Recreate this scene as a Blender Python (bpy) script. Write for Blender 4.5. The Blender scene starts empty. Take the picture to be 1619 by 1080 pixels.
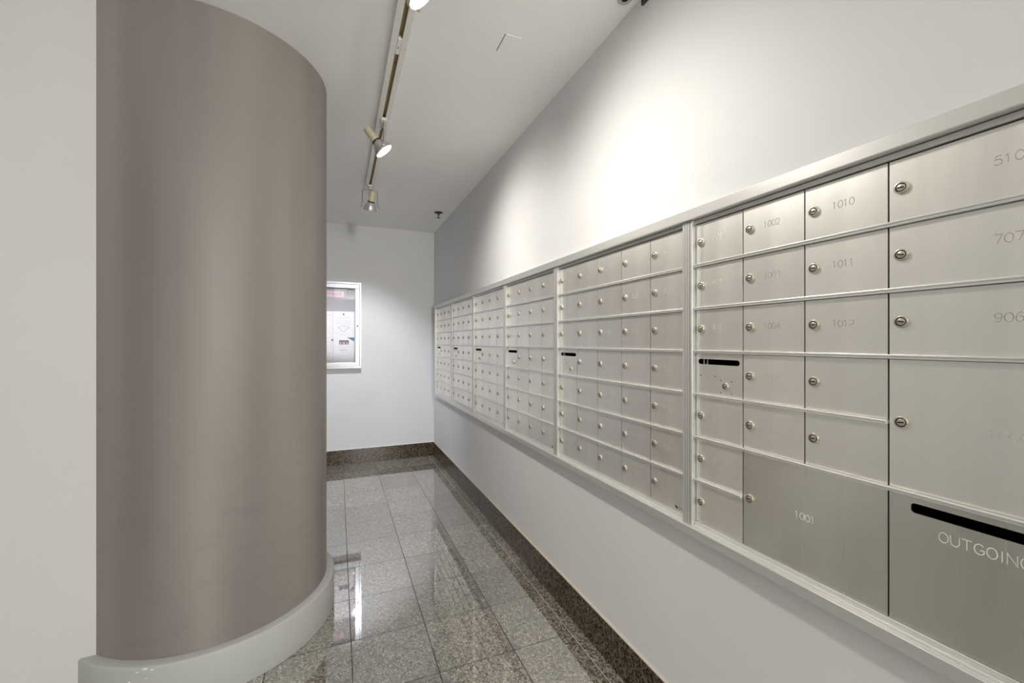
import bpy, bmesh, math, random
from mathutils import Vector, Matrix
S = bpy.context.scene
COL = S.collection
PI = math.pi
rnd = random.Random(7)

# ------------------------------------------------------------ camera
EYE = 1.27
CEIL = 2.4945
cam_d = bpy.data.cameras.new('camera')
cam = bpy.data.objects.new('camera', cam_d)
COL.objects.link(cam)
cam.location = (0, 0, EYE)
cam.rotation_euler = (PI/2, 0, -math.atan(275.5/665))
cam_d.sensor_width = 36
cam_d.lens = 665/1619*36
cam_d.shift_y = 1/1619
cam_d.clip_start = 0.02
S.camera = cam

# ------------------------------------------------------------ world, exposure
w = bpy.data.worlds.new('world'); S.world = w
w.use_nodes = True
bg = w.node_tree.nodes['Background']
bg.inputs[0].default_value = (1.0, 0.98, 0.95, 1)
bg.inputs[1].default_value = 0.15
S.view_settings.view_transform = 'Standard'
S.view_settings.look = 'None'
S.view_settings.exposure = 1.08
S.view_settings.gamma = 1.0

def area(name, loc, rot, sx, sy, power, color):
    d = bpy.data.lights.new(name, 'AREA'); d.shape = 'RECTANGLE'
    d.size = sx; d.size_y = sy; d.energy = power; d.color = color
    o = bpy.data.objects.new(name, d); COL.objects.link(o)
    o.location = loc; o.rotation_euler = rot
    return o
# added fill lights, no fixture: overhead behind the camera, and farther back tilted up
area('added_overhead_fill', (-0.5, -1.6, CEIL-0.03), (0, 0, 0), 1.4, 1.4, 8, (1.0, 0.97, 0.93))
area('added_rear_fill', (0.80, -3.4, 1.70), (math.radians(108), 0, math.radians(14)), 0.30, 1.1, 54, (1.0, 0.985, 0.95))

def spot(name, loc, aim, power, angle, blend, color, size=0.04):
    d = bpy.data.lights.new(name, 'SPOT')
    d.energy = power; d.spot_size = math.radians(angle); d.spot_blend = blend
    d.color = color; d.shadow_soft_size = size
    o = bpy.data.objects.new(name, d); COL.objects.link(o)
    o.location = loc
    o.rotation_euler = Vector(aim).to_track_quat('-Z', 'Y').to_euler()
    return o

# ------------------------------------------------------------ materials
def newmat(name):
    m = bpy.data.materials.new(name); m.use_nodes = True
    nt = m.node_tree
    return m, nt, nt.nodes['Principled BSDF']
def setp(b, **k):
    names = {'color': 'Base Color', 'rough': 'Roughness', 'metal': 'Metallic', 'ior': 'IOR',
             'spec': 'Specular IOR Level', 'aniso': 'Anisotropic', 'coat': 'Coat Weight', 'coatr': 'Coat Roughness'}
    for a, v in k.items():
        if a == 'color': v = (*v, 1)
        b.inputs[names[a]].default_value = v
def coords(nt, scale=(1, 1, 1), kind='Object'):
    tc = nt.nodes.new('ShaderNodeTexCoord'); mp = nt.nodes.new('ShaderNodeMapping')
    mp.inputs['Scale'].default_value = scale
    nt.links.new(tc.outputs[kind], mp.inputs[0])
    return mp.outputs[0]
def noise(nt, vec, scale, detail=4, rough=0.5):
    n = nt.nodes.new('ShaderNodeTexNoise')
    n.inputs['Scale'].default_value = scale; n.inputs['Detail'].default_value = detail
    n.inputs['Roughness'].default_value = rough
    nt.links.new(vec, n.inputs['Vector'])
    return n.outputs['Fac']
def ramp(nt, fac, stops):
    r = nt.nodes.new('ShaderNodeValToRGB')
    el = r.color_ramp.elements
    while len(el) < len(stops): el.new(0.5)
    for e, (p, c) in zip(el, stops):
        e.position = p; e.color = (*c, 1) if len(c) == 3 else c
    nt.links.new(fac, r.inputs[0])
    return r.outputs[0]
def bump(nt, b, fac, strength, dist):
    n = nt.nodes.new('ShaderNodeBump')
    n.inputs['Strength'].default_value = strength; n.inputs['Distance'].default_value = dist
    nt.links.new(fac, n.inputs['Height']); nt.links.new(n.outputs[0], b.inputs['Normal'])
def mapr(nt, fac, a, b_):
    n = nt.nodes.new('ShaderNodeMapRange')
    n.inputs['To Min'].default_value = a; n.inputs['To Max'].default_value = b_
    nt.links.new(fac, n.inputs[0]); return n.outputs[0]
def math_(nt, op, a, b_=None, c=None):
    n = nt.nodes.new('ShaderNodeMath'); n.operation = op
    for i, v in enumerate((a, b_, c)):
        if v is None: continue
        if isinstance(v, (int, float)): n.inputs[i].default_value = v
        else: nt.links.new(v, n.inputs[i])
    return n.outputs[0]

def plain(name, color, rough=0.5, metal=0.0, nscale=60, var=0.03, **k):
    m, nt, b = newmat(name); setp(b, rough=rough, metal=metal, **k)
    f = noise(nt, coords(nt), nscale, 3)
    c0 = tuple(max(0, x*(1-var)) for x in color); c1 = tuple(min(1, x*(1+var)) for x in color)
    nt.links.new(ramp(nt, f, [(0.3, c0), (0.7, c1)]), b.inputs['Base Color'])
    return m
def paint(name, color, rough=0.55, var=0.02):
    m, nt, b = newmat(name); setp(b, rough=rough, spec=0.35)
    v = coords(nt)
    f = noise(nt, v, 1.7, 4)
    c0 = tuple(x*(1-var) for x in color); c1 = tuple(min(1, x*(1+var)) for x in color)
    nt.links.new(ramp(nt, f, [(0.3, c0), (0.7, c1)]), b.inputs['Base Color'])
    bump(nt, b, noise(nt, v, 260, 3), 0.12, 0.002)
    return m

M = {}
M['wall'] = paint('wall_paint', (0.73, 0.73, 0.735))
M['ceil'] = paint('ceiling_paint', (0.88, 0.875, 0.855))
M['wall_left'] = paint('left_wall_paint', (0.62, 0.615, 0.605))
M['white'] = plain('white_enamel', (0.78, 0.77, 0.73), 0.35)
M['plinth'] = paint('plinth_paint', (0.44, 0.45, 0.43), 0.6, 0.04)

# column: mauve-grey satin paint with old scuffs and rubbed streaks
m, nt, b = newmat('column_paint'); setp(b, rough=0.42, spec=0.25)
v = coords(nt)
f1 = noise(nt, coords(nt, (2.6, 2.6, 0.20)), 1.7, 1.5)
base = ramp(nt, f1, [(0.3, (0.20, 0.175, 0.163)), (0.7, (0.30, 0.268, 0.246))])
sc = noise(nt, coords(nt, (2.2, 2.2, 6)), 3.0, 6, 0.66)
mk = ramp(nt, sc, [(0.53, (0, 0, 0)), (0.66, (1, 1, 1))])
sep = nt.nodes.new('ShaderNodeSeparateXYZ'); nt.links.new(v, sep.inputs[0])
low = nt.nodes.new('ShaderNodeMapRange'); low.inputs['From Min'].default_value = 1.25; low.inputs['From Max'].default_value = 0.5
low.inputs['To Max'].default_value = 0.13
nt.links.new(sep.outputs['Z'], low.inputs[0])
mx = nt.nodes.new('ShaderNodeMixRGB'); mx.inputs[2].default_value = (0.12, 0.10, 0.095, 1)
nt.links.new(math_(nt, 'MULTIPLY', mk, low.outputs[0]), mx.inputs[0]); nt.links.new(base, mx.inputs[1])
nt.links.new(mx.outputs[0], b.inputs['Base Color'])
nt.links.new(mapr(nt, sc, 0.36, 0.5), b.inputs['Roughness'])
bump(nt, b, noise(nt, v, 180, 3), 0.1, 0.002)
M['column'] = m

def granite_nodes(nt, v, dark, mid, light, scale):
    # worm-like grains: distorted voronoi over noise
    n = nt.nodes.new('ShaderNodeTexNoise'); n.inputs['Scale'].default_value = scale*0.5; n.inputs['Detail'].default_value = 2
    nt.links.new(v, n.inputs['Vector'])
    ad = nt.nodes.new('ShaderNodeVectorMath'); ad.operation = 'MULTIPLY_ADD'
    ad.inputs[1].default_value = (0.03, 0.03, 0.03)
    nt.links.new(n.outputs['Color'], ad.inputs[0]); nt.links.new(v, ad.inputs[2])
    vo = nt.nodes.new('ShaderNodeTexVoronoi'); vo.inputs['Scale'].default_value = scale
    nt.links.new(ad.outputs[0], vo.inputs['Vector'])
    sepc = nt.nodes.new('ShaderNodeSeparateColor'); nt.links.new(vo.outputs['Color'], sepc.inputs[0])
    fine = noise(nt, v, scale*1.1, 5, 0.7)
    mixf = math_(nt, 'ADD', math_(nt, 'MULTIPLY', sepc.outputs[0], 0.45), math_(nt, 'MULTIPLY', fine, 0.6))
    return ramp(nt, mixf, [(0.30, dark), (0.46, mid), (0.60, light), (0.72, tuple(min(1, x*1.5) for x in light))])

# polished granite floor tiles
m, nt, b = newmat('floor_granite'); setp(b, rough=0.04, ior=4.8, spec=0.5)
v = coords(nt)
g = granite_nodes(nt, v, (0.035, 0.030, 0.021), (0.12, 0.108, 0.083), (0.34, 0.32, 0.265), 180)
sep = nt.nodes.new('ShaderNodeSeparateXYZ'); nt.links.new(v, sep.inputs[0])
gx = math_(nt, 'DIVIDE', math_(nt, 'SUBTRACT', sep.outputs['X'], 0.052-3.1), 0.31)
gy = math_(nt, 'DIVIDE', math_(nt, 'SUBTRACT', sep.outputs['Y'], 1.60-6.2), 0.31)
def joint(c, wid):
    fr = math_(nt, 'FRACT', c)
    d = math_(nt, 'MINIMUM', fr, math_(nt, 'SUBTRACT', 1.0, fr))
    return math_(nt, 'LESS_THAN', d, wid)
inx = math_(nt, 'LESS_THAN', sep.outputs['X'], 0.90)
jx = math_(nt, 'MULTIPLY', joint(gx, 0.0058), inx)
jb = math_(nt, 'LESS_THAN', math_(nt, 'ABSOLUTE', math_(nt, 'SUBTRACT', sep.outputs['X'], 0.939)), 0.0013)
jy = joint(gy, 0.0050)
jm = math_(nt, 'MAXIMUM', jx, jy)
# tone of each tile
cb = nt.nodes.new('ShaderNodeCombineXYZ')
nt.links.new(math_(nt, 'FLOOR', gx), cb.inputs[0]); nt.links.new(math_(nt, 'FLOOR', gy), cb.inputs[1])
wn = nt.nodes.new('ShaderNodeTexWhiteNoise'); nt.links.new(cb.outputs[0], wn.inputs['Vector'])
hsv = nt.nodes.new('ShaderNodeHueSaturation'); nt.links.new(g, hsv.inputs['Color'])
nt.links.new(mapr(nt, wn.outputs['Value'], 0.8, 1.2), hsv.inputs['Value'])
mx = nt.nodes.new('ShaderNodeMixRGB'); mx.inputs[2].default_value = (0.035, 0.032, 0.028, 1)
nt.links.new(jm, mx.inputs[0]); nt.links.new(hsv.outputs[0], mx.inputs[1])
mx2 = nt.nodes.new('ShaderNodeMixRGB'); mx2.inputs[2].default_value = (0.42, 0.41, 0.37, 1)
nt.links.new(jb, mx2.inputs[0]); nt.links.new(mx.outputs[0], mx2.inputs[1])
nt.links.new(mx2.outputs[0], b.inputs['Base Color'])
rj = math_(nt, 'MAXIMUM', jm, jb)
nt.links.new(math_(nt, 'SUBTRACT', 0.5, math_(nt, 'MULTIPLY', rj, 0.46)), b.inputs['Specular IOR Level'])
nt.links.new(math_(nt, 'ADD', math_(nt, 'MULTIPLY', rj, 0.5), mapr(nt, noise(nt, v, 7, 3), 0.02, 0.045)), b.inputs['Roughness'])
M['floor'] = m
# darker brown granite for the baseboards
m, nt, b = newmat('baseboard_granite'); setp(b, rough=0.22, ior=1.4, spec=0.25)
v = coords(nt)
g = granite_nodes(nt, v, (0.010, 0.007, 0.005), (0.024, 0.017, 0.012), (0.12, 0.092, 0.062), 150)
sep = nt.nodes.new('ShaderNodeSeparateXYZ'); nt.links.new(v, sep.inputs[0])
gy = math_(nt, 'DIVIDE', math_(nt, 'ADD', math_(nt, 'SUBTRACT', sep.outputs['Y'], 1.60-6.2), math_(nt, 'SUBTRACT', sep.outputs['X'], 0.052-3.1)), 0.31)
fr = math_(nt, 'FRACT', math_(nt, 'ADD', gy, 0.35)); jj = math_(nt, 'LESS_THAN', fr, 0.005)
mx = nt.nodes.new('ShaderNodeMixRGB'); mx.inputs[2].default_value = (0.12, 0.10, 0.08, 1)
nt.links.new(jj, mx.inputs[0]); nt.links.new(g, mx.inputs[1]); nt.links.new(mx.outputs[0], b.inputs['Base Color'])
M['base'] = m

def brushed(name, color, rough, metal, streak=(2, 60, 1.2), amt=0.06, aniso=0.4, detail=5):
    m, nt, b = newmat(name); setp(b, metal=metal, aniso=aniso)
    f = noise(nt, coords(nt, streak, 'Object'), 2.2, detail, 0.6)
    oi = nt.nodes.new('ShaderNodeObjectInfo')
    c0 = tuple(x*(1-amt) for x in color); c1 = tuple(min(1, x*(1+amt)) for x in color)
    rc = ramp(nt, f, [(0.25, c0), (0.75, c1)])
    hsv = nt.nodes.new('ShaderNodeHueSaturation'); nt.links.new(rc, hsv.inputs['Color'])
    nt.links.new(mapr(nt, oi.outputs['Random'], 0.95, 1.04), hsv.inputs['Value'])
    nt.links.new(hsv.outputs[0], b.inputs['Base Color'])
    nt.links.new(mapr(nt, f, rough*0.85, rough*1.2), b.inputs['Roughness'])
    return m
M['door'] = brushed('anodised_aluminium_door', (0.88, 0.86, 0.81), 0.36, 0.86, (1.2, 9, 0.7), 0.03, 0.0)
M['mill'] = brushed('mill_finish_door', (0.74, 0.72, 0.665), 0.27, 0.96, (1.2, 6, 0.12), 0.03, 0.0, 0.0)
M['alu'] = brushed('anodised_aluminium_frame', (0.68, 0.678, 0.655), 0.33, 0.62, (1, 1, 1), 0.012, 0.0)
M['rail'] = brushed('aluminium_rail', (0.78, 0.775, 0.745), 0.31, 0.5, (1, 1, 1), 0.012, 0.0)
M['etch'] = plain('engraved_groove', (0.62, 0.60, 0.54), 0.42, 0.3)
M['etchlight'] = plain('engraved_groove_bright', (0.84, 0.83, 0.78), 0.4, 0.15)
M['etchdark'] = plain('engraved_groove_dark', (0.42, 0.40, 0.35), 0.45, 0.6)
M['lock'] = plain('nickel_lock_ring', (0.54, 0.51, 0.43), 0.34, 0.75)
M['lockdark'] = plain('dark_lock_plug', (0.05, 0.045, 0.035), 0.35, 0.9)
M['black'] = plain('black_void', (0.006, 0.006, 0.006), 0.7)
M['shadowgap'] = plain('dark_box_interior', (0.03, 0.027, 0.024), 0.7)
M['brass'] = plain('brown_track_conductor', (0.30, 0.22, 0.08), 0.4, 0.3)
M['tan'] = plain('tan_porcelain_socket', (0.66, 0.58, 0.40), 0.4)
M['refl'] = plain('silver_reflector', (0.68, 0.66, 0.66), 0.3, 0.7)
M['wire'] = plain('dull_metal_yoke', (0.62, 0.60, 0.54), 0.35, 0.6)
M['yoke'] = plain('tarnished_yoke_rod', (0.42, 0.39, 0.32), 0.4, 0.6)
M['sprink'] = plain('dark_bronze', (0.10, 0.09, 0.075), 0.4, 0.7)
M['boardframe'] = plain('bright_aluminium', (0.50, 0.50, 0.515), 0.3, 0.5)
M['felt'] = plain('grey_felt', (0.50, 0.485, 0.50), 0.9, 0, 300, 0.06)
M['paper'] = plain('white_paper', (0.93, 0.92, 0.93), 0.7, 0, 20, 0.01)
M['pink'] = plain('pale_pink_card', (0.88, 0.70, 0.75), 0.7, 0, 20, 0.02)
M['pinkink'] = plain('rose_ink', (0.55, 0.25, 0.33), 0.7)
M['ink'] = plain('grey_ink', (0.30, 0.30, 0.33), 0.7)
M['inkpale'] = plain('pale_ink', (0.62, 0.61, 0.64), 0.7)
M['photo'] = plain('dark_photo_print', (0.20, 0.15, 0.17), 0.5, 0, 90, 0.8)
M['blue'] = plain('slate_blue_print', (0.14, 0.23, 0.36), 0.6)
M['label'] = plain('white_label', (0.93, 0.93, 0.92), 0.6)
M['gap'] = plain('caulk_line', (0.55, 0.49, 0.42), 0.6)
M['decaldark'] = plain('dark_decal', (0.05, 0.055, 0.06), 0.4)
m, nt, b = newmat('lamp_glow')
setp(b, color=(0.9, 0.9, 0.88), rough=0.3); b.inputs['Emission Color'].default_value = (1.0, 0.96, 0.9, 1); b.inputs['Emission Strength'].default_value = 9
M['glow'] = m
# board glass: thin pane, mostly clear with a mirror-like sheen
m = bpy.data.materials.new('board_glass'); m.use_nodes = True; nt = m.node_tree
for n in list(nt.nodes): nt.nodes.remove(n)
o_ = nt.nodes.new('ShaderNodeOutputMaterial'); mixs = nt.nodes.new('ShaderNodeMixShader')
tr = nt.nodes.new('ShaderNodeBsdfTransparent'); gl = nt.nodes.new('ShaderNodeBsdfGlossy'); gl.inputs['Roughness'].default_value = 0.03
fr_ = nt.nodes.new('ShaderNodeFresnel'); fr_.inputs[0].default_value = 1.45
nt.links.new(fr_.outputs[0], mixs.inputs[0]); nt.links.new(tr.outputs[0], mixs.inputs[1]); nt.links.new(gl.outputs[0], mixs.inputs[2])
nt.links.new(mixs.outputs[0], o_.inputs[0])
M['glass'] = m

# ------------------------------------------------------------ mesh builder
class MB:
    def __init__(s): s.v = []; s.f = []; s.m = []; s.mats = []; s.sm = []
    def mi(s, mat):
        if mat not in s.mats: s.mats.append(mat)
        return s.mats.index(mat)
    def add(s, vs, fs, mat, smooth=False):
        o = len(s.v); s.v += [tuple(p) for p in vs]
        k = s.mi(mat)
        for f in fs: s.f.append([i+o for i in f]); s.m.append(k); s.sm.append(smooth)
    def box(s, x0, x1, y0, y1, z0, z1, mat, bev=0.0):
        bm = bmesh.new()
        bmesh.ops.create_cube(bm, size=1)
        for v_ in bm.verts:
            v_.co = Vector(((x0+x1)/2+v_.co.x*(x1-x0), (y0+y1)/2+v_.co.y*(y1-y0), (z0+z1)/2+v_.co.z*(z1-z0)))
        if bev > 0: bmesh.ops.bevel(bm, geom=bm.edges[:], offset=bev, segments=2, affect='EDGES', profile=0.5)
        s.bm(bm, mat); bm.free()
    def bm(s, bm, mat, mtx=None, smooth=False):
        bm.verts.index_update()
        vs = [(mtx @ v_.co if mtx else v_.co.copy()) for v_ in bm.verts]
        s.add(vs, [[v_.index for v_ in f.verts] for f in bm.faces], mat, smooth)
    def lathe(s, prof, mat, mtx=None, seg=32, smooth=True, cap=True, a0=0, a1=2*PI):
        # prof: list of (r, h) around local Z
        full = abs(a1-a0-2*PI) < 1e-6
        n = seg if full else seg+1
        vs = []; fs = []
        for r, hh in prof:
            for i in range(n):
                a = a0+(a1-a0)*i/seg
                p = Vector((r*math.cos(a), r*math.sin(a), hh))
                vs.append(mtx @ p if mtx else p)
        for j in range(len(prof)-1):
            for i in range(seg if full else seg):
                i2 = (i+1) % n
                fs.append([j*n+i, j*n+i2, (j+1)*n+i2, (j+1)*n+i])
        s.add(vs, fs, mat, smooth)
        if cap:
            for j, flip in ((0, True), (len(prof)-1, False)):
                if prof[j][0] > 1e-6:
                    ring = list(range(j*n, j*n+n))
                    vv = [vs[i] for i in ring]
                    s.add(vv, [list(range(n))[::-1] if flip else list(range(n))], mat)
    def tube(s, pts, r, mat, seg=8, closed=False):
        pts = [Vector(p) for p in pts]
        n = len(pts); vs = []; fs = []
        up = Vector((0, 0, 1)); prev = None
        for i, p in enumerate(pts):
            if closed: t = (pts[(i+1) % n]-pts[i-1]).normalized()
            else: t = (pts[min(i+1, n-1)]-pts[max(i-1, 0)]).normalized()
            if prev is None:
                a = t.cross(up)
                if a.length < 1e-3: a = t.cross(Vector((0, 1, 0)))
            else:
                a = prev - t*prev.dot(t)
            a.normalize(); prev = a
            b2 = t.cross(a)
            for k in range(seg):
                an = 2*PI*k/seg
                vs.append(p + a*math.cos(an)*r + b2*math.sin(an)*r)
        for i in range(n if closed else n-1):
            i2 = (i+1) % n
            for k in range(seg):
                fs.append([i*seg+k, i*seg+(k+1) % seg, i2*seg+(k+1) % seg, i2*seg+k])
        if not closed:
            fs.append(list(range(seg))[::-1]); fs.append([(n-1)*seg+k for k in range(seg)])
        s.add(vs, fs, mat, True)
    def build(s, name, parent=None, loc=None):
        me = bpy.data.meshes.new(name)
        me.from_pydata(s.v, [], s.f)
        for mt in s.mats: me.materials.append(mt)
        for p, k, sm in zip(me.polygons, s.m, s.sm): p.material_index = k; p.use_smooth = sm
        bm = bmesh.new(); bm.from_mesh(me); bmesh.ops.recalc_face_normals(bm, faces=bm.faces); bm.to_mesh(me); bm.free()
        me.update()
        o = bpy.data.objects.new(name, me); COL.objects.link(o)
        if parent: o.parent = parent
        if loc: o.location = loc
        return o
def tag(o, label=None, cat=None, group=None, kind=None):
    if label: o['label'] = label
    if cat: o['category'] = cat
    if group: o['group'] = group
    if kind: o['kind'] = kind
    return o
def empty(name, loc, label, cat, group=None):
    o = bpy.data.objects.new(name, None); COL.objects.link(o); o.location = loc
    o.empty_display_size = 0.05
    return tag(o, label, cat, group)

# ------------------------------------------------------------ room shell
WX = 1.0          # right wall face
BY = 4.70         # back wall face
# recess for the mailboxes in the right wall
RZ0, RZ1, RY0, RY1 = EYE-0.565, EYE+0.38, 0.13, 4.51
mb = MB(); mb.box(-4.2, 1.3, -4.2, BY+0.15, -0.08, 0, M['floor']); tag(mb.build('floor'), kind='structure')
mb = MB(); mb.box(-4.2, 1.3, -4.2, BY+0.15, CEIL, CEIL+0.08, M['ceil']); tag(mb.build('ceiling'), kind='structure')
mb = MB()
mb.box(WX, WX+0.3, -4.2, BY+0.15, 0, RZ0, M['wall']); mb.box(WX, WX+0.3, -4.2, BY+0.15, RZ1, CEIL, M['wall'])
mb.box(WX, WX+0.3, -4.2, RY0, RZ0, RZ1, M['wall']); mb.box(WX, WX+0.3, RY1, BY+0.15, RZ0, RZ1, M['wall'])
tag(mb.build('wall_right'), kind='structure')
mb = MB(); mb.box(-1.15, WX, BY, BY+0.15, 0, CEIL, M['wall']); tag(mb.build('wall_back'), kind='structure')
mb = MB()   # block of wall the column grows out of: its face looks at the camera, its side closes the alcove
mb.box(-1.15, -0.93, 2.2, BY, 0, CEIL, M['wall'])
mb.box(-4.2, -0.70, 1.942, 2.2, 0, CEIL, M['wall_left'])
tag(mb.build('wall_left'), kind='structure')
mb = MB(); mb.box(0.989, WX, -4.2, BY, 0, 0.153, M['base']); mb.box(0.9885, WX, -4.2, BY, 0.153, 0.1565, M['gap'])
tag(mb.build('baseboard_right'), kind='structure')
mb = MB(); mb.box(-0.93, 0.989, BY-0.011, BY, 0, 0.153, M['base']); mb.box(-0.93, 0.989, BY-0.0115, BY, 0.153, 0.1555, M['label'])
tag(mb.build('baseboard_back'), kind='structure')

# ------------------------------------------------------------ round column
CX, CY = -0.492, 2.266
col = empty('round_column', (CX, CY, 0), 'mauve grey round column rising to the ceiling from a pale plinth, beside the white left wall', 'column')
mb = MB(); mb.lathe([(0.441, 0.155), (0.441, CEIL-0.0005)], M['column'], seg=160, cap=False); mb.build('shaft', col)
mb = MB()
mb.lathe([(0.474, 0.0005), (0.476, 0.004), (0.4755, 0.152), (0.474, 0.158), (0.470, 0.161), (0.43, 0.162)], M['plinth'], seg=160, cap=False)
o = mb.build('plinth', col); o['label'] = 'pale grey painted plinth with chipped edge'
# chips on the plinth edge
mb = MB()
for an, zz, ww, hh in ((-104, 0.155, 0.020, 0.005), (-101.5, 0.150, 0.012, 0.004), (-107, 0.145, 0.010, 0.0035), (-110, 0.113, 0.007, 0.006), (-103.5, 0.122, 0.005, 0.003), (-113, 0.10, 0.010, 0.004)):
    a = math.radians(an)
    mt = Matrix.Translation((math.cos(a)*0.4755, math.sin(a)*0.4755, zz)) @ Matrix.Rotation(a, 4, 'Z')
    n = 9; vs = []
    for k in range(n):
        t = 2*PI*k/n; q = 0.75+0.5*rnd.random()
        vs.append(mt @ Vector((0.0008, math.cos(t)*ww/2*q, math.sin(t)*hh/2*q)))
    vs.append(mt @ Vector((0.0012, 0, 0)))
    mb.add(vs, [[k, (k+1) % n, n] for k in range(n)], M['label'] if an != -113 else M['ink'])
mb.build('chip', col)

# ------------------------------------------------------------ mailboxes
DX = 0.9916       # door face plane
ZT = EYE+0.354    # top of the top row
RH = 0.1275       # row pitch
DW = 0.1592       # door pitch
ZB = ZT-7*RH
P_MUL = 0.0147    # how far the unit flanges stand out

GLYPH = {  # stroke glyphs on a unit box, width x height 1
 '0': [[(0.5+0.5*math.cos(t*PI/10), 0.5+0.5*math.sin(t*PI/10)) for t in range(21)]],
 'O': [[(0.5+0.5*math.cos(t*PI/12), 0.5+0.5*math.sin(t*PI/12)) for t in range(25)]],
 '1': [[(0.12, 0.80), (0.42, 1.0), (0.42, 0.0)]],
 '2': [[(0.02, 0.74), (0.10, 0.90), (0.30, 1.0), (0.65, 1.0), (0.88, 0.88), (0.92, 0.68), (0.80, 0.50), (0.02, 0.0), (0.98, 0.0)]],
 '3': [[(0.05, 0.86), (0.28, 1.0), (0.68, 1.0), (0.90, 0.84), (0.86, 0.62), (0.60, 0.53), (0.36, 0.53)],
       [(0.60, 0.53), (0.90, 0.43), (0.96, 0.22), (0.74, 0.02), (0.28, 0.0), (0.03, 0.16)]],
 '4': [[(0.72, 0.0), (0.72, 1.0), (0.0, 0.28), (1.0, 0.28)]],
 '5': [[(0.90, 1.0), (0.22, 1.0), (0.12, 0.55), (0.40, 0.65), (0.75, 0.60), (0.97, 0.36), (0.84, 0.08), (0.45, 0.0), (0.04, 0.10)]],
 '6': [[(0.82, 0.97), (0.50, 1.0), (0.18, 0.78), (0.05, 0.40), (0.18, 0.08), (0.52, 0.0), (0.86, 0.10), (0.95, 0.32), (0.82, 0.54), (0.50, 0.62), (0.18, 0.52), (0.06, 0.34)]],
 '7': [[(0.02, 1.0), (0.96, 1.0), (0.38, 0.0)]],
 '8': [[(0.5+0.38*math.cos(t*PI/8), 0.76+0.24*math.sin(t*PI/8)) for t in range(17)],
       [(0.5+0.48*math.cos(t*PI/8), 0.26+0.26*math.sin(t*PI/8)) for t in range(17)]],
 '9': [[(0.18, 0.03), (0.50, 0.0), (0.82, 0.22), (0.95, 0.60), (0.82, 0.92), (0.48, 1.0), (0.14, 0.90), (0.05, 0.68), (0.18, 0.46), (0.50, 0.38), (0.82, 0.48), (0.94, 0.66)]],
 'U': [[(0.03, 1.0), (0.03, 0.38), (0.14, 0.12), (0.36, 0.0), (0.64, 0.0), (0.86, 0.12), (0.97, 0.38), (0.97, 1.0)]],
 'T': [[(0.0, 1.0), (1.0, 1.0)], [(0.5, 1.0), (0.5, 0.0)]],
 'G': [[(0.92, 0.82), (0.74, 0.96), (0.46, 1.0), (0.18, 0.88), (0.02, 0.62), (0.02, 0.36), (0.18, 0.10), (0.48, 0.0), (0.78, 0.05), (0.97, 0.22), (0.97, 0.44), (0.58, 0.44)]],
 'I': [[(0.5, 0.0), (0.5, 1.0)]],
 'N': [[(0.05, 0.0), (0.05, 1.0), (0.95, 0.0), (0.95, 1.0)]],
 'M': [[(0.0, 0.0), (0.0, 1.0), (0.5, 0.25), (1.0, 1.0), (1.0, 0.0)]],
 'A': [[(0.0, 0.0), (0.5, 1.0), (1.0, 0.0)], [(0.2, 0.36), (0.8, 0.36)]],
 'L': [[(0.1, 1.0), (0.1, 0.0), (0.95, 0.0)]],
 'B': [[(0.05, 0.0), (0.05, 1.0), (0.6, 1.0), (0.85, 0.88), (0.85, 0.66), (0.6, 0.54), (0.05, 0.54)], [(0.6, 0.54), (0.95, 0.4), (0.95, 0.14), (0.65, 0.0), (0.05, 0.0)]],
 'R': [[(0.05, 0.0), (0.05, 1.0), (0.6, 1.0), (0.9, 0.86), (0.9, 0.66), (0.6, 0.5), (0.05, 0.5)], [(0.5, 0.5), (0.95, 0.0)]],
 'D': [[(0.05, 0.0), (0.05, 1.0), (0.5, 1.0), (0.88, 0.8), (0.97, 0.5), (0.88, 0.2), (0.5, 0.0), (0.05, 0.0)]],
 'Y': [[(0.0, 1.0), (0.5, 0.5), (1.0, 1.0)], [(0.5, 0.5), (0.5, 0.0)]],
 'C': [[(0.95, 0.82), (0.7, 0.98), (0.4, 1.0), (0.08, 0.75), (0.02, 0.4), (0.2, 0.08), (0.5, 0.0), (0.95, 0.16)]],
}
def strokes(mb, text, cw, ch, pitch, half, depth, mat, to3d):
    """little ridges along the strokes; to3d maps (u right, v up, n out) to a point"""
    wd = [0.5 if c in 'I ' else 1.0 for c in text]
    total = pitch*sum(wd)
    for i, c in enumerate(text):
        if c == ' ': continue
        u0 = -total/2 + pitch*(sum(wd[:i]) + wd[i]/2) - cw/2
        for st in GLYPH[c]:
            pts = [Vector((u0+a*cw, (b_-0.5)*ch)) for a, b_ in st]
            vs = []; fs = []
            for k, p in enumerate(pts):
                t0 = (pts[k]-pts[k-1]).normalized() if k else (pts[1]-pts[0]).normalized()
                t1 = (pts[k+1]-pts[k]).normalized() if k < len(pts)-1 else t0
                if (pts[0]-pts[-1]).length < 1e-6 and k in (0, len(pts)-1):
                    t0 = (pts[-1]-pts[-2]).normalized(); t1 = (pts[1]-pts[0]).normalized()
                n0 = Vector((-t0.y, t0.x)); n1 = Vector((-t1.y, t1.x)); nn = (n0+n1)
                nn = nn.normalized() if nn.length > 1e-3 else n0
                sc_ = half/max(0.5, nn.dot(n0))
                for off, dn in ((-sc_, 0.0), (0, depth), (sc_, 0.0)):
                    q = p+nn*off
                    vs.append(to3d(q.x, q.y, dn))
            for k in range(len(pts)-1):
                a = 3*k
                fs += [[a, a+1, a+4, a+3], [a+1, a+2, a+5, a+4]]
            mb.add(vs, fs, mat)

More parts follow.
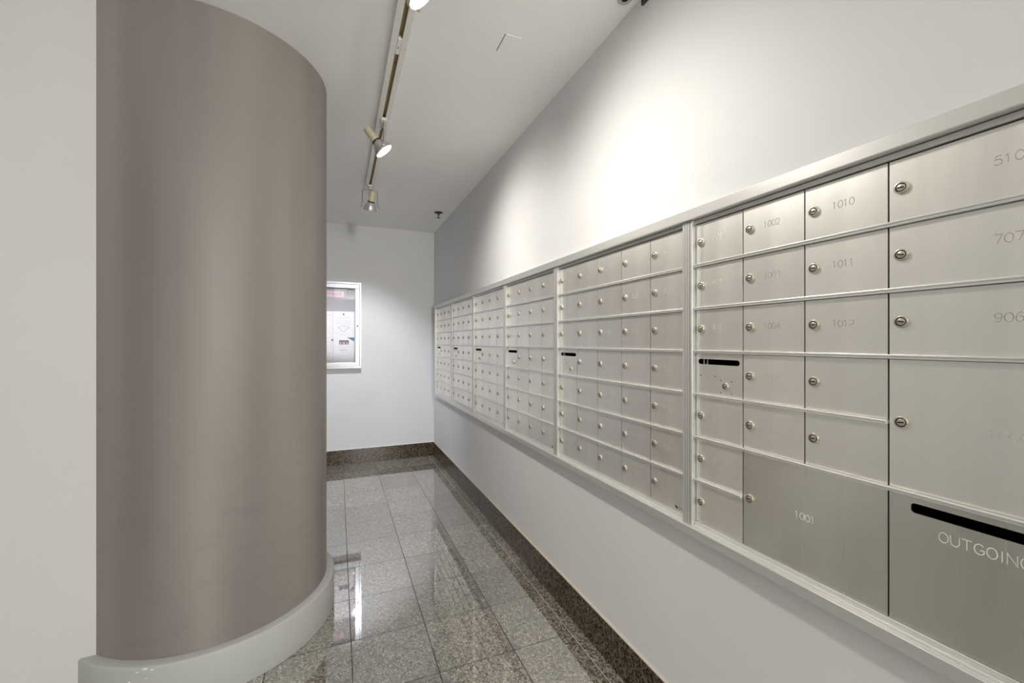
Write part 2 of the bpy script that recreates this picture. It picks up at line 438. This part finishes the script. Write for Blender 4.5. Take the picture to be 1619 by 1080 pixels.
def slot_door_mesh(w_, h_, su0, su1, sv0, sv1, name, parent, loc, rad=None, mat='door'):
    """plate with a rounded slot cut right through; u is +left (world +y)"""
    th = 0.003
    outer = [(w_/2, -h_/2), (w_/2, h_/2), (-w_/2, h_/2), (-w_/2, -h_/2)]
    r = rad or (sv1-sv0)/2
    inner = []
    for (cx_, cz_, a0) in ((su1-r, sv0+r, -90), (su1-r, sv1-r, 0), (su0+r, sv1-r, 90), (su0+r, sv0+r, 180)):
        for k in range(7):
            a = math.radians(a0+15*k); inner.append((cx_+r*math.cos(a), cz_+r*math.sin(a)))
    n_in = 28; vs = []; fs = []
    for x_ in (0, th): vs += [(x_, a, b_) for a, b_ in outer+inner]
    for base_ in (0, 32):
        for i in range(4):
            for k in range(6): fs.append([base_+i, base_+4+i*7+k, base_+4+i*7+k+1])
            fs.append([base_+i, base_+4+i*7+6, base_+4+((i+1)*7) % 28, base_+(i+1) % 4])
    for i in range(4): fs.append([i, (i+1) % 4, 32+(i+1) % 4, 32+i])
    for i in range(28): fs.append([4+i, 4+(i+1) % 28, 36+(i+1) % 28, 36+i])
    mb = MB(); mb.add(vs, fs, M[mat])
    return mb.build(name, parent, loc)

GAP = 0.0013
RAILH = 0.0095
def door_plate(w_, h_, mat):
    mb = MB()
    mb.box(0, 0.003, -w_/2+GAP, w_/2-GAP, -h_/2+RAILH/2, h_/2-RAILH/2, mat, 0.0005)
    return mb
def lock_mesh():
    mb = MB()
    R_ = Matrix.Rotation(-PI/2, 4, 'Y')    # local +Z -> world -X (out of the wall)
    mb.lathe([(0.0112, 0.0), (0.0116, 0.0010), (0.0113, 0.0042), (0.0104, 0.0052), (0.0086, 0.0050)], M['lock'], R_, 28, cap=False)
    mb.lathe([(0.0086, 0.0050), (0.0082, 0.0024), (0.0070, 0.0024)], M['lockdark'], R_, 28, cap=False)
    mb.lathe([(0.0070, 0.0024), (0.0068, 0.0046), (0.0060, 0.0052), (0.0, 0.0052)], M['lock'], R_, 24, cap=False)
    mb.box(-0.0056, -0.0049, -0.0050, 0.0050, -0.0011, 0.0013, M['black'])
    return mb
lock_proto = None
def make_lock(parent, dy, dz, small=False):
    global lock_proto
    if lock_proto is None:
        lock_proto = lock_mesh().build('lock', parent)
        o = lock_proto
    else:
        o = lock_proto.copy(); COL.objects.link(o); o.parent = parent
    o.location = (0, dy, dz)
    o.rotation_euler = (rnd.uniform(-0.25, 0.25), 0, 0)
    if small: o.scale = (0.9, 0.85, 0.85)
    return o
plates = {}
def make_door(unit, y_left, z_top, cols, rows, number=None, dark=False, y_off=0, z_off=0, mill=False):
    w_, h_ = DW*cols, RH*rows
    k = (cols, rows, mill)
    loc = (0, y_left-w_/2-unit['y'], z_top-h_/2-unit['z'])
    if k not in plates:
        d = door_plate(w_, h_, M['mill' if mill else 'door']).build('door', unit['o'], loc); plates[k] = d
    else:
        d = plates[k].copy(); COL.objects.link(d); d.parent = unit['o']; d.location = loc
    make_lock(d, w_/2-0.0212, 0.0035)
    if number:
        mb = MB()
        big = cols*rows > 1
        strokes(mb, number, 0.0088 if not big else 0.0098, 0.0148, 0.0108 if not big else 0.0118, 0.00095 if mill else 0.00070, 0.00028,
                M['etchdark'] if dark else M['etchlight' if mill else 'etch'], lambda u, v_, n: (-n-0.00005, -u+y_off, v_+z_off))
        mb.build('number', d, (0, 0, 0.005))
    return d

def make_unit(y_left, y_right, cols, label, near=False, numbers=None, labelled=False, sticker=False):
    z0 = ZB-0.016
    o = empty('mailbox_unit', (DX, (y_left+y_right)/2, z0), label, 'mailbox unit')
    u = {'o': o, 'y': (y_left+y_right)/2, 'z': z0}
    yl, yr = y_left-u['y'], y_right-u['y']
    zt, zb = ZT-z0, ZB-z0
    # cabinet carcass, recessed in the wall
    mb = MB()
    mb.box(0.22, 0.225, yr, yl, zb, zt, M['shadowgap']); mb.box(0.004, 0.22, yl-0.002, yl, zb, zt, M['shadowgap']); mb.box(0.004, 0.22, yr, yr+0.002, zb, zt, M['shadowgap'])
    mb.box(0.004, 0.22, yr+0.002, yl-0.002, zb, zb+0.002, M['shadowgap']); mb.box(0.004, 0.22, yr+0.002, yl-0.002, zt-0.002, zt, M['shadowgap'])
    for k in range(2 if near else 1, cols): mb.box(0.0045, 0.22, yr+k*DW-0.0006, yr+k*DW+0.0006, zb+0.002, zt-0.002, M['shadowgap'])
    mb.build('cabinet_body', o)
    # frame: side flanges with ribs, top and bottom strips
    mb = MB()
    fw_l, fw_r = 0.0085, 0.0285
    gg = 0.0008
    # flange left of the doors (on the y_left side): plain upstanding edge
    mb.box(-P_MUL, 0.03, yl, yl+fw_l, zb-0.016, zt+0.009, M['alu'], 0.0008)
    # flange right of the doors: ribbed
    yy = yr-fw_r+gg
    mb.box(-P_MUL+0.003, 0.03, yy, yr-0.0002, zb-0.016, zt+0.009, M['alu'])
    for a, b_ in ((0.0, 0.0075), (0.0095, 0.0165), (0.0185, 0.0275)):
        mb.box(-P_MUL, -P_MUL+0.004, yy+a, yy+b_, zb-0.016, zt+0.009, M['alu'], 0.0012)
    mb.box(-0.006, 0.004, yr, yl, zt-0.0025, zt+0.0085, M['alu'], 0.0006)          # head strip
    mb.box(-0.005, 0.004, yr, yl, zb-0.0055, zb+0.0035, M['rail'], 0.0008)         # sill steps
    mb.box(-0.011, 0.004, yr, yl, zb-0.0110, zb-0.0058, M['rail'], 0.0010)
    mb.box(-0.014, 0.004, yr, yl, zb-0.0160, zb-0.0112, M['rail'], 0.0010)
    mb.build('frame', o)
    return u
def rail(u, y0, y1, row):
    mb = MB()
    z = ZT-row*RH-u['z']
    a, b_ = y0-u['y'], y1-u['y']
    mb.box(-0.0085, 0.002, a, b_, -RAILH/2+0.001, RAILH/2-0.0005, M['rail'], 0.001)
    mb.box(-0.0105, -0.0070, a, b_, RAILH/2-0.0036, RAILH/2, M['rail'], 0.001)
    return mb.build('rail', u['o'], (0, 0, z))
def slot_panel(u, y_left, row, near=False, label=False):
    h_ = RH
    zc = ZT-row*RH-h_/2-u['z']
    yc = y_left-DW/2-u['y']
    d = slot_door_mesh(DW-2*GAP, h_-RAILH, -0.0695, 0.0705, 0.0275, 0.0430, 'slot_panel', u['o'], (0, yc, zc))
    if near:
        R_ = Matrix.Rotation(-PI/2, 4, 'Y')
        for (hy, hz) in ((0.9356, -0.0974), (0.8832, -0.0973), (0.8642, -0.108), (0.8299, -0.1081), (0.8642, -0.1418), (0.8299, -0.1413)):
            mb = MB(); mb.lathe([(0.0017, 0.0), (0.0016, 0.0005), (0.0, 0.0005)], M['black'], R_, 10, cap=False)
            mb.build('screw_hole', d, (0, hy-0.8740, hz+0.0923))
        for y_ in (0.0405, 0.0530):
            mb = MB(); mb.box(0.004, 0.007, -0.0011, 0.0011, -0.0095, 0.0095, M['lock']); mb.build('slot_stop', d, (0, y_, 0.0352))
    make_lock(d, -0.0262, -0.0305, True)
    if label:
        mb = MB(); mb.box(-0.0012, 0, -0.050, 0.066, 0.0085, 0.0245, M['label']); mb.build('label_strip', d)
    return d
def sticker(u, y_right):
    y = y_right-u['y']; z = ZB+0.0155-u['z']
    mb = MB()
    t = lambda a, b_, n=0.0: (-0.0004-n, y+0.046-a, z+b_)
    # dark winged mark followed by two lines of tiny grey lettering
    mb.add([t(0.0, 0.002), t(0.006, -0.003), t(0.011, -0.0045), t(0.013, 0.001), t(0.009, 0.005), t(0.003, 0.005)], [[0, 1, 2, 3, 4, 5]], M['decaldark'])
    mb.add([t(-0.004, 0.0055), t(0.003, 0.004), t(0.002, 0.0060)], [[0, 1, 2]], M['decaldark'])
    for r_, (zz, n, hh) in enumerate(((0.0012, 9, 0.0034), (-0.0034, 12, 0.0018))):
        for k in range(n):
            a = 0.0150+k*(0.026/n)
            mb.add([t(a, zz), t(a+0.017/n, zz), t(a+0.017/n, zz+hh), t(a, zz+hh)], [[0, 1, 2, 3]], M['ink'])
    mb.build('maker_sticker', u['o'])

# --- nearest unit
yl = 0.954
G = make_unit(yl, yl-5*DW, 5, 'nearest mailbox unit with two oversized doors and the OUTGOING MAIL slot panel', near=True)
nums1 = ['908', '909', '910', None, '911', '912', '913']
for r in range(7):
    if r == 3: slot_panel(G, yl, 3, True)
    else: make_door(G, yl, ZT-r*RH, 1, 1, nums1[r], False, 0.002, 0.002)
for r, n_ in enumerate(['1002', '1003', '1004', '1005', '1006']): make_door(G, yl-DW, ZT-r*RH, 1, 1, n_, r < 3)
for r, n_ in enumerate(['1010', '1011', '1012', None, None]): make_door(G, yl-2*DW, ZT-r*RH, 1, 1, n_, True)
make_door(G, yl-DW, ZT-5*RH, 2, 2, '1001', False, 0, 0.003, True)
for r, n_ in enumerate(['510', '707', '906']): make_door(G, yl-3*DW, ZT-r*RH, 2, 1, n_, True)
make_door(G, yl-3*DW, ZT-3*RH, 2, 2, '1000', False)
# outgoing mail panel with its long slot
w_, h_ = 2*DW, 2*RH
zc = ZT-5*RH-h_/2-G['z']; yc = yl-3*DW-w_/2-G['y']
d = slot_door_mesh(w_-2*GAP, h_-RAILH, -0.1245, 0.1245, 0.093, 0.1110, 'outgoing_panel', G['o'], (0, yc, zc), 0.006, 'mill')
mb = MB()
strokes(mb, 'OUTGOING MAIL', 0.0122, 0.0175, 0.0150, 0.00070, 0.0004, M['etchlight'], lambda u, v_, n: (-n-0.00005, -u, v_))
mb.build('lettering', d, (0, 0.0, 0.0640))
YR = yl-5*DW
for r in (1, 2, 3, 5): rail(G, YR, yl, r)
rail(G, yl-3*DW, yl, 4); rail(G, yl-DW, yl, 6)

# --- the five units beyond
units = [
 (1.7887, 5, 'second mailbox unit from the camera, five columns of small doors and a slot panel', False, True),
 (2.4640, 4, 'third mailbox unit from the camera, four doors wide, bare metal below its mail slot', False, True),
 (3.1400, 4, 'fourth mailbox unit from the camera, with a white strip label stuck under its mail slot', True, True),
 (3.8160, 4, 'fifth mailbox unit from the camera, last but one before the far corner', True, False),
 (4.4920, 4, 'farthest mailbox unit, ending at the far corner beside the back wall', False, False),
]
for i, (yl_, nc, lab, strip, stk) in enumerate(units):
    u = make_unit(yl_, yl_-nc*DW, nc, lab)
    for c in range(nc):
        for r in range(7):
            if c == 0 and r == 3: slot_panel(u, yl_, 3, i == 0, strip); continue
            num = None
            if i == 0:
                num = {4: ['811', '812', '901', '902', '903', '904', '905'][r], 3: str(804+r), 2: str(706+r)}.get(c)
            make_door(u, yl_-c*DW, ZT-r*RH, 1, 1, num)
    for r in range(1, 7): rail(u, yl_-nc*DW, yl_, r)
    if stk: sticker(u, yl_-nc*DW)

# --- aluminium surround round the whole bank
P = 0.033
Y0, Y1 = 0.1285, 4.503
trim_n = [0]
ym = (Y0+Y1)/2
def srel(mb, name):
    trim_n[0] += 1
    return tag(mb.build('trim_%d' % trim_n[0]), kind='structure')
T0, T1 = EYE+0.364, EYE+0.3965
B0, B1 = EYE-0.577, EYE-0.5500
mb = MB(); mb.box(WX-P, WX+0.003, Y0-0.030, Y1+0.030, T0, T1, M['alu'], 0.0022); mb.box(WX-0.0085, WX+0.004, Y0, Y1, T0-0.0006, T0+0.0006, M['shadowgap']); srel(mb, 'top_trim')
mb = MB(); mb.box(WX-P, WX+0.003, Y0-0.030, Y1+0.030, B0, B1, M['alu'], 0.0016); srel(mb, 'bottom_trim')
mb = MB(); mb.box(WX-P, WX+0.003, Y1, Y1+0.030, B1, T0, M['alu'], 0.0016); srel(mb, 'side_trim')
mb = MB(); mb.box(WX-P, WX+0.003, Y0-0.030, Y0, B1, T0, M['alu'], 0.0016); srel(mb, 'side_trim')

# ------------------------------------------------------------ light track and spot heads
TX = 0.229
TB = CEIL-0.020
trk = empty('light_track', (TX, 1.0, CEIL), 'white ceiling light track with a brown slot running towards the back wall', 'light track')
def track_section(y0, y1, name='track_section'):
    mb = MB(); a, b_ = y0-1.0, y1-1.0
    mb.box(-0.033, -0.0085, a, b_, -0.020, 0, M['white'], 0.0012); mb.box(0.0085, 0.033, a, b_, -0.020, 0, M['white'], 0.0012)
    mb.box(-0.0085, 0.0085, a, b_, -0.006, -0.0005, M['brass'])
    mb.box(-0.0085, -0.0065, a, b_, -0.017, -0.013, M['brass']); mb.box(0.0065, 0.0085, a, b_, -0.017, -0.013, M['brass'])
    k = a+0.12
    while k < b_-0.05:
        mb.lathe([(0.004, -0.0085), (0.003, -0.006)], M['sprink'], Matrix.Translation((0, k, 0)), 10); k += 0.42
    return mb.build(name, trk)
track_section(-2.2, 1.7655); track_section(1.7685, 3.475)
mb = MB(); mb.box(-0.0080, 0.0080, 0.715, 0.810, -0.0212, -0.007, M['white'], 0.001)
mb.lathe([(0.003, -0.0222), (0.0025, -0.0212)], M['sprink'], Matrix.Translation((0, 0.766, 0)), 10)
mb.build('track_joiner', trk)
mb = MB(); mb.box(-0.0335, 0.0335, 2.475, 2.487, -0.0205, 0, M['white'], 0.001); mb.build('end_cap', trk)

def head(y, psi, tilt, label, drop=0.165, power=0, cone=110, blend=0.6, color=(1, 0.93, 0.82), lit=True):
    """psi: heading the lamp leans to (0 = +X); tilt from straight down"""
    o = empty('track_spotlight', (TX, y, TB), label, 'spotlight', 'adjustable spotlights on the ceiling track')
    Z = Matrix.Rotation(psi, 4, 'Z')
    mb = MB()
    mb.box(-0.014, 0.014, -0.030, 0.030, -0.016, 0.0, M['white'], 0.002)
    mb.lathe([(0.013, -0.030), (0.014, -0.026), (0.014, -0.016)], M['wire'], None, 20)
    mb.build('track_adapter', o)
    # yoke: an inverted U of flat rod with hooked ends holding the lamp rim
    mb = MB()
    hw = 0.058
    pts = [(0, -hw-0.006, -drop-0.004), (0, -hw-0.006, -drop+0.030), (0, -hw, -drop+0.04), (0, -hw, -0.052), (0, -hw+0.006, -0.038), (0, 0, -0.031),
           (0, hw-0.006, -0.038), (0, hw, -0.052), (0, hw, -drop+0.04), (0, hw+0.006, -drop+0.030), (0, hw+0.006, -drop-0.004)]
    mb.tube([Z @ Vector(p) for p in pts], 0.0034, M['yoke'])
    for s_ in (-1, 1):
        kn = Matrix.Translation(Z @ Vector((0, s_*(hw+0.001), -drop))) @ Z @ Matrix.Rotation(PI/2, 4, 'X')
        mb.lathe([(0.007, -0.008), (0.008, -0.004), (0.008, 0.004), (0.007, 0.008)], M['wire'], kn, 16)
    mb.build('yoke', o)
    # lamp frame: local -Z is the beam
    Lm = Matrix.Translation((0, 0, -drop)) @ Z @ Matrix.Rotation(-tilt, 4, 'Y')
    mb = MB()
    mb.lathe([(0.0, 0.138), (0.017, 0.138), (0.0205, 0.134), (0.0225, 0.062), (0.0235, 0.058)], M['tan'], Lm, 28, cap=False)
    mb.lathe([(0.0238, 0.062), (0.0250, 0.058), (0.0250, 0.052), (0.0230, 0.050)], M['sprink'], Lm, 28, cap=False)
    mb.build('socket', o)
    mb = MB()
    mb.lathe([(0.021, 0.054), (0.029, 0.046), (0.040, 0.026), (0.047, 0.008), (0.0475, 0.004)], M['refl'], Lm, 40, cap=False)
    mb.lathe([(0.0475, 0.004), (0.0515, 0.004), (0.0515, -0.006), (0.0490, -0.008), (0.0475, -0.006)], M['wire'], Lm, 40, cap=False)
    rf = mb.build('reflector_bulb', o)
    mb = MB(); mb.lathe([(0.0470, -0.005), (0.036, -0.009), (0.020, -0.0115), (0.0, -0.012)], M['glow'], Lm, 36, cap=False)
    ln = mb.build('lens', rf); ln['label'] = 'glowing white lens'
    # supply cord looping from the adapter to the socket
    mb = MB()
    a = Vector((0, 0, -0.028)); c_ = Lm @ Vector((0, 0, 0.138))
    side = Z @ Vector((-0.5, 0.85, 0))
    pts = []
    for k in range(13):
        t = k/12; p = a.lerp(c_, t) + side*0.032*math.sin(PI*t) + Vector((0, 0, -0.045*math.sin(PI*t)))
        pts.append(p)
    mb.tube(pts, 0.0017, M['wire'], 6)
    mb.build('cord', o)
    # the light itself, right at the lens
    q = Lm.to_3x3() @ Vector((0, 0, -1))
    spot('spotlight_beam', Vector((TX, y, TB)) + (Lm @ Vector((0, 0, -0.020))), q, power, cone, blend, color, 0.045)
    return o
head(3.41, math.radians(104), math.radians(31), 'farthest track spotlight, seen from behind, turned to the back wall', 0.178, 44, 94, 0.65, (0.92, 0.93, 1.0))
head(2.372, math.radians(-5), math.radians(39), 'middle track spotlight leaning right over the walkway, its lit face showing', 0.165, 22, 128, 1.0, (1, 0.95, 0.865))
head(1.262, math.radians(-5), math.radians(41), 'nearest track spotlight, cut by the top edge of the photo', 0.165, 22, 128, 1.0, (1, 0.95, 0.865))
head(0.15, math.radians(-5), math.radians(39), 'track spotlight above the camera, next after the nearest visible one', 0.165, 1.5, 128, 1.0, (1, 0.95, 0.865))

# ------------------------------------------------------------ ceiling bits
def sprinkler(x, y, label):
    o = empty('fire_sprinkler', (x, y, CEIL), label, 'sprinkler')
    mb = MB(); mb.lathe([(0.0415, 0), (0.0415, -0.002), (0.030, -0.007), (0.013, -0.012), (0.012, -0.014)], M['sprink'], None, 32, cap=False); mb.build('escutcheon', o)
    mb = MB(); mb.lathe([(0.009, -0.012), (0.009, -0.024), (0.006, -0.026), (0.0035, -0.040), (0.0, -0.041)], M['sprink'], None, 20, cap=False)
    for s_ in (-1, 1): mb.tube([(0, s_*0.008, -0.022), (0, s_*0.012, -0.032), (0, s_*0.008, -0.043), (0, 0, -0.050)], 0.0018, M['sprink'], 6)
    mb.build('sprinkler_head', o)
    mb = MB(); mb.lathe([(0.0, -0.0495), (0.017, -0.0500), (0.018, -0.0515), (0.0, -0.0525)], M['sprink'], None, 24, cap=False)
    mb.build('deflector', o)
    return o
sprinkler(0.879, 3.936, 'dark bronze sprinkler on the ceiling near the far corner')
o = empty('concealed_sprinkler', (0.946, 1.231, CEIL), 'flat round concealed sprinkler by the right wall, cut off at the top of the photo', 'sprinkler')
mb = MB(); mb.lathe([(0.027, 0), (0.027, -0.0015), (0.024, -0.0030), (0.012, -0.0030)], M['wire'], None, 32, cap=False); mb.build('ring', o)
mb = MB(); mb.lathe([(0.012, -0.0030), (0.011, -0.001), (0.0, -0.001)], M['black'], None, 24, cap=False); mb.build('opening', o)
mb = MB(); mb.box(0.617, 0.684, 1.551, 1.656, CEIL-0.0022, CEIL, M['ceil'], 0.0008); mb.box(0.6145, 0.6165, 1.552, 1.656, CEIL-0.0012, CEIL, M['sprink'])
tag(mb.build('ceiling_plate'), 'small white rectangular cover plate set in the ceiling, right of the track', 'cover plate')
mb = MB(); mb.box(0.990, WX, 0.86, 1.199, 2.461, CEIL-0.001, M['sprink'], 0.001)
for k in range(26): mb.box(0.9885, 0.9905, 0.868+k*0.0128, 0.868+k*0.0128+0.005, 2.465, CEIL-0.004, M['black'])
tag(mb.build('wall_vent'), 'narrow dark slatted vent high on the right wall, touching the ceiling', 'vent')

# ------------------------------------------------------------ notice board on the back wall
NX0, NX1, NZ0, NZ1 = -0.73, 0.228, 0.998, 1.888
PB = 0.055
FB = BY-PB
nb = empty('notice_board', ((NX0+NX1)/2, BY, NZ0), 'glazed aluminium notice board on the back wall, partly behind the column', 'notice board')
def nrel(mb, name, parent=nb): return mb.build(name, parent, (-(NX0+NX1)/2, -BY, -NZ0))
mb = MB(); mb.box(NX0+0.02, NX1-0.02, BY-0.012, BY-0.001, NZ0+0.02, NZ1-0.02, M['felt']); nrel(mb, 'felt_backing')
def ring(mb, x0, x1, z0, z1, wd, y0, y1, mat, bev):
    mb.box(x0, x1, y0, y1, z1-wd, z1, mat, bev); mb.box(x0, x1, y0, y1, z0, z0+wd, mat, bev)
    mb.box(x0, x0+wd, y0, y1, z0+wd, z1-wd, mat, bev); mb.box(x1-wd, x1, y0, y1, z0+wd, z1-wd, mat, bev)
mb = MB(); ring(mb, NX0, NX1, NZ0, NZ1, 0.019, FB, BY-0.001, M['boardframe'], 0.0015); nrel(mb, 'case')
mb = MB(); ring(mb, NX0+0.020, NX1-0.020, NZ0+0.020, NZ1-0.020, 0.042, FB+0.003, FB+0.020, M['boardframe'], 0.0025)
dr = nrel(mb, 'door')
mb = MB(); mb.lathe([(0.009, 0), (0.009, 0.004), (0.006, 0.006), (0.0, 0.006)], M['lockdark'], Matrix.Translation((0.190, FB+0.003, 1.438)) @ Matrix.Rotation(PI/2, 4, 'X'), 20, cap=False)
o = mb.build('lock', dr)
mb = MB(); mb.box(NX0+0.058, NX1-0.058, FB+0.010, FB+0.013, NZ0+0.058, NZ1-0.058, M['glass']); mb.build('glass_pane', dr)
# papers pinned inside
PY = BY-0.0125
def sheet(name, x0, x1, z0, z1, label, cat, lay=0, mat=None, extra=None):
    y1 = PY-0.0012*lay
    mb = MB(); mb.box(x0, x1, y1-0.0006, y1, z0, z1, mat or M['paper'])
    o = mb.build(name); tag(o, label, cat)
    if extra: extra(o, y1-0.0006)
    return o
def quad(mb, pts, y, mat): mb.add([(a, y, b_) for a, b_ in pts], [list(range(len(pts)))], mat)
def rows(mb, x0, x1, zs, y, mat, h=0.0030, seed=1, word=0.012):
    r = random.Random(seed)
    for z in zs:
        x = x0
        while x < x1-0.004:
            l = min(word*(0.5+r.random()), x1-x)
            quad(mb, [(x, z), (x+l, z), (x+l, z+h), (x, z+h)], y-0.0003, mat); x += l+0.004
def banner(o, y):
    mb = MB(); strokes(mb, 'COMMUNITY BOARD', 0.0125, 0.022, 0.0180, 0.0016, 0.0003, M['pinkink'], lambda u, v_, n: (u-0.088, y-0.0003-n, v_+1.764))
    mb.build('lettering', o)
sheet('banner_card', -0.235, 0.059, 1.735, 1.795, 'pale pink title card at the top of the notice board', 'sign', 0, M['pink'], banner)
def list_ink(o, y):
    mb = MB(); rows(mb, -0.222, -0.065, [1.545, 1.51], y, M['inkpale'], seed=3); rows(mb, -0.21, -0.07, [1.41, 1.37, 1.31, 1.27, 1.235, 1.205, 1.17, 1.14, 1.11, 1.085], y, M['inkpale'], seed=4)
    mb.build('print', o)
sheet('notice_paper', -0.245, -0.046, 1.056, 1.586, 'tall white notice with faint lines of text beside the column edge', 'paper', 0, None, list_ink)
def mask_ink(o, y):
    cx_ = 0.057; mb = MB(); yy = y-0.0003
    rows(mb, cx_-0.055, cx_+0.055, [1.528, 1.512], y, M['inkpale'], seed=5)
    rows(mb, cx_-0.072, cx_+0.072, [1.488, 1.470, 1.456], y, M['inkpale'], 0.0035, seed=6)
    rows(mb, cx_-0.045, cx_+0.045, [1.345], y, M['inkpale'], seed=7)
    rows(mb, cx_-0.05, cx_+0.05, [1.232, 1.214], y, M['inkpale'], seed=8)
    rows(mb, cx_-0.03, cx_+0.045, [1.158], y, M['inkpale'], seed=9)
    rows(mb, cx_-0.075, cx_+0.075, [1.128, 1.112, 1.098, 1.08], y, M['inkpale'], 0.002, seed=10)
    mb.build('print', o)
    mb = MB()   # line drawing of a face mask with ear loops
    def cv(f, n=14): return [f(k/n) for k in range(n+1)]
    mb.tube(cv(lambda t: (cx_-0.040+0.080*t, yy, 1.428+0.010*math.sin(PI*t))), 0.0013, M['ink'], 5)
    mb.tube(cv(lambda t: (cx_-0.040+0.080*t, yy, 1.420-0.042*math.sin(PI*t)**0.8)), 0.0013, M['ink'], 5)
    for s_ in (-1, 1):
        mb.tube(cv(lambda t: (cx_+s_*(0.040+0.016*math.sin(PI*t)), yy, 1.430-0.022*t)), 0.0013, M['ink'], 5)
    for dz in (0.0, 0.012): mb.tube(cv(lambda t: (cx_-0.022+0.044*t, yy, 1.412-dz+0.004*math.sin(PI*t))), 0.0008, M['inkpale'], 5)
    mb.build('mask_drawing', o)
    mb = MB()
    for k in range(3):
        x0 = 0.013+k*0.0315
        quad(mb, [(x0, 1.246), (x0+0.030, 1.246), (x0+0.030, 1.290), (x0, 1.290)], yy, M['photo'])
        quad(mb, [(x0+0.008, 1.250), (x0+0.022, 1.250), (x0+0.019, 1.272), (x0+0.010, 1.272)], yy-0.0002, M['pink'] if k == 1 else M['inkpale'])
    mb.build('photo_strip', o)
    mb = MB()   # signature scrawl
    mb.tube([(cx_-0.034+0.068*k/40, yy, 1.186+0.005*math.sin(k*1.1)*(1.2-0.7*k/40)+0.006*k/40) for k in range(41)], 0.0011, M['ink'], 5)
    mb.build('signature', o)
    mb = MB(); quad(mb, [(0.090, 1.318), (0.158, 1.318), (0.158, 1.277), (0.150, 1.281)], yy, M['blue']); mb.build('blue_corner', o)
sheet('poster_paper', -0.044, 0.160, 1.053, 1.588, 'white notice with a face mask drawing and a slate blue corner', 'paper', 0, None, mask_ink)
for i, (x, z, lab) in enumerate(((0.057, 1.558, 'dark push pin at the top of the face mask notice'), (-0.052, 1.292, 'dark push pin between the two white notices'))):
    mb = MB(); mb.lathe([(0.0075, 0), (0.006, 0.004), (0.0045, 0.007), (0.006, 0.010), (0.0, 0.011)], M['decaldark'], Matrix.Translation((x, PY-0.0008, z)) @ Matrix.Rotation(PI/2, 4, 'X'), 16, cap=False)
    tag(mb.build('push_pin'), lab, 'pin', 'pins in the notice board')
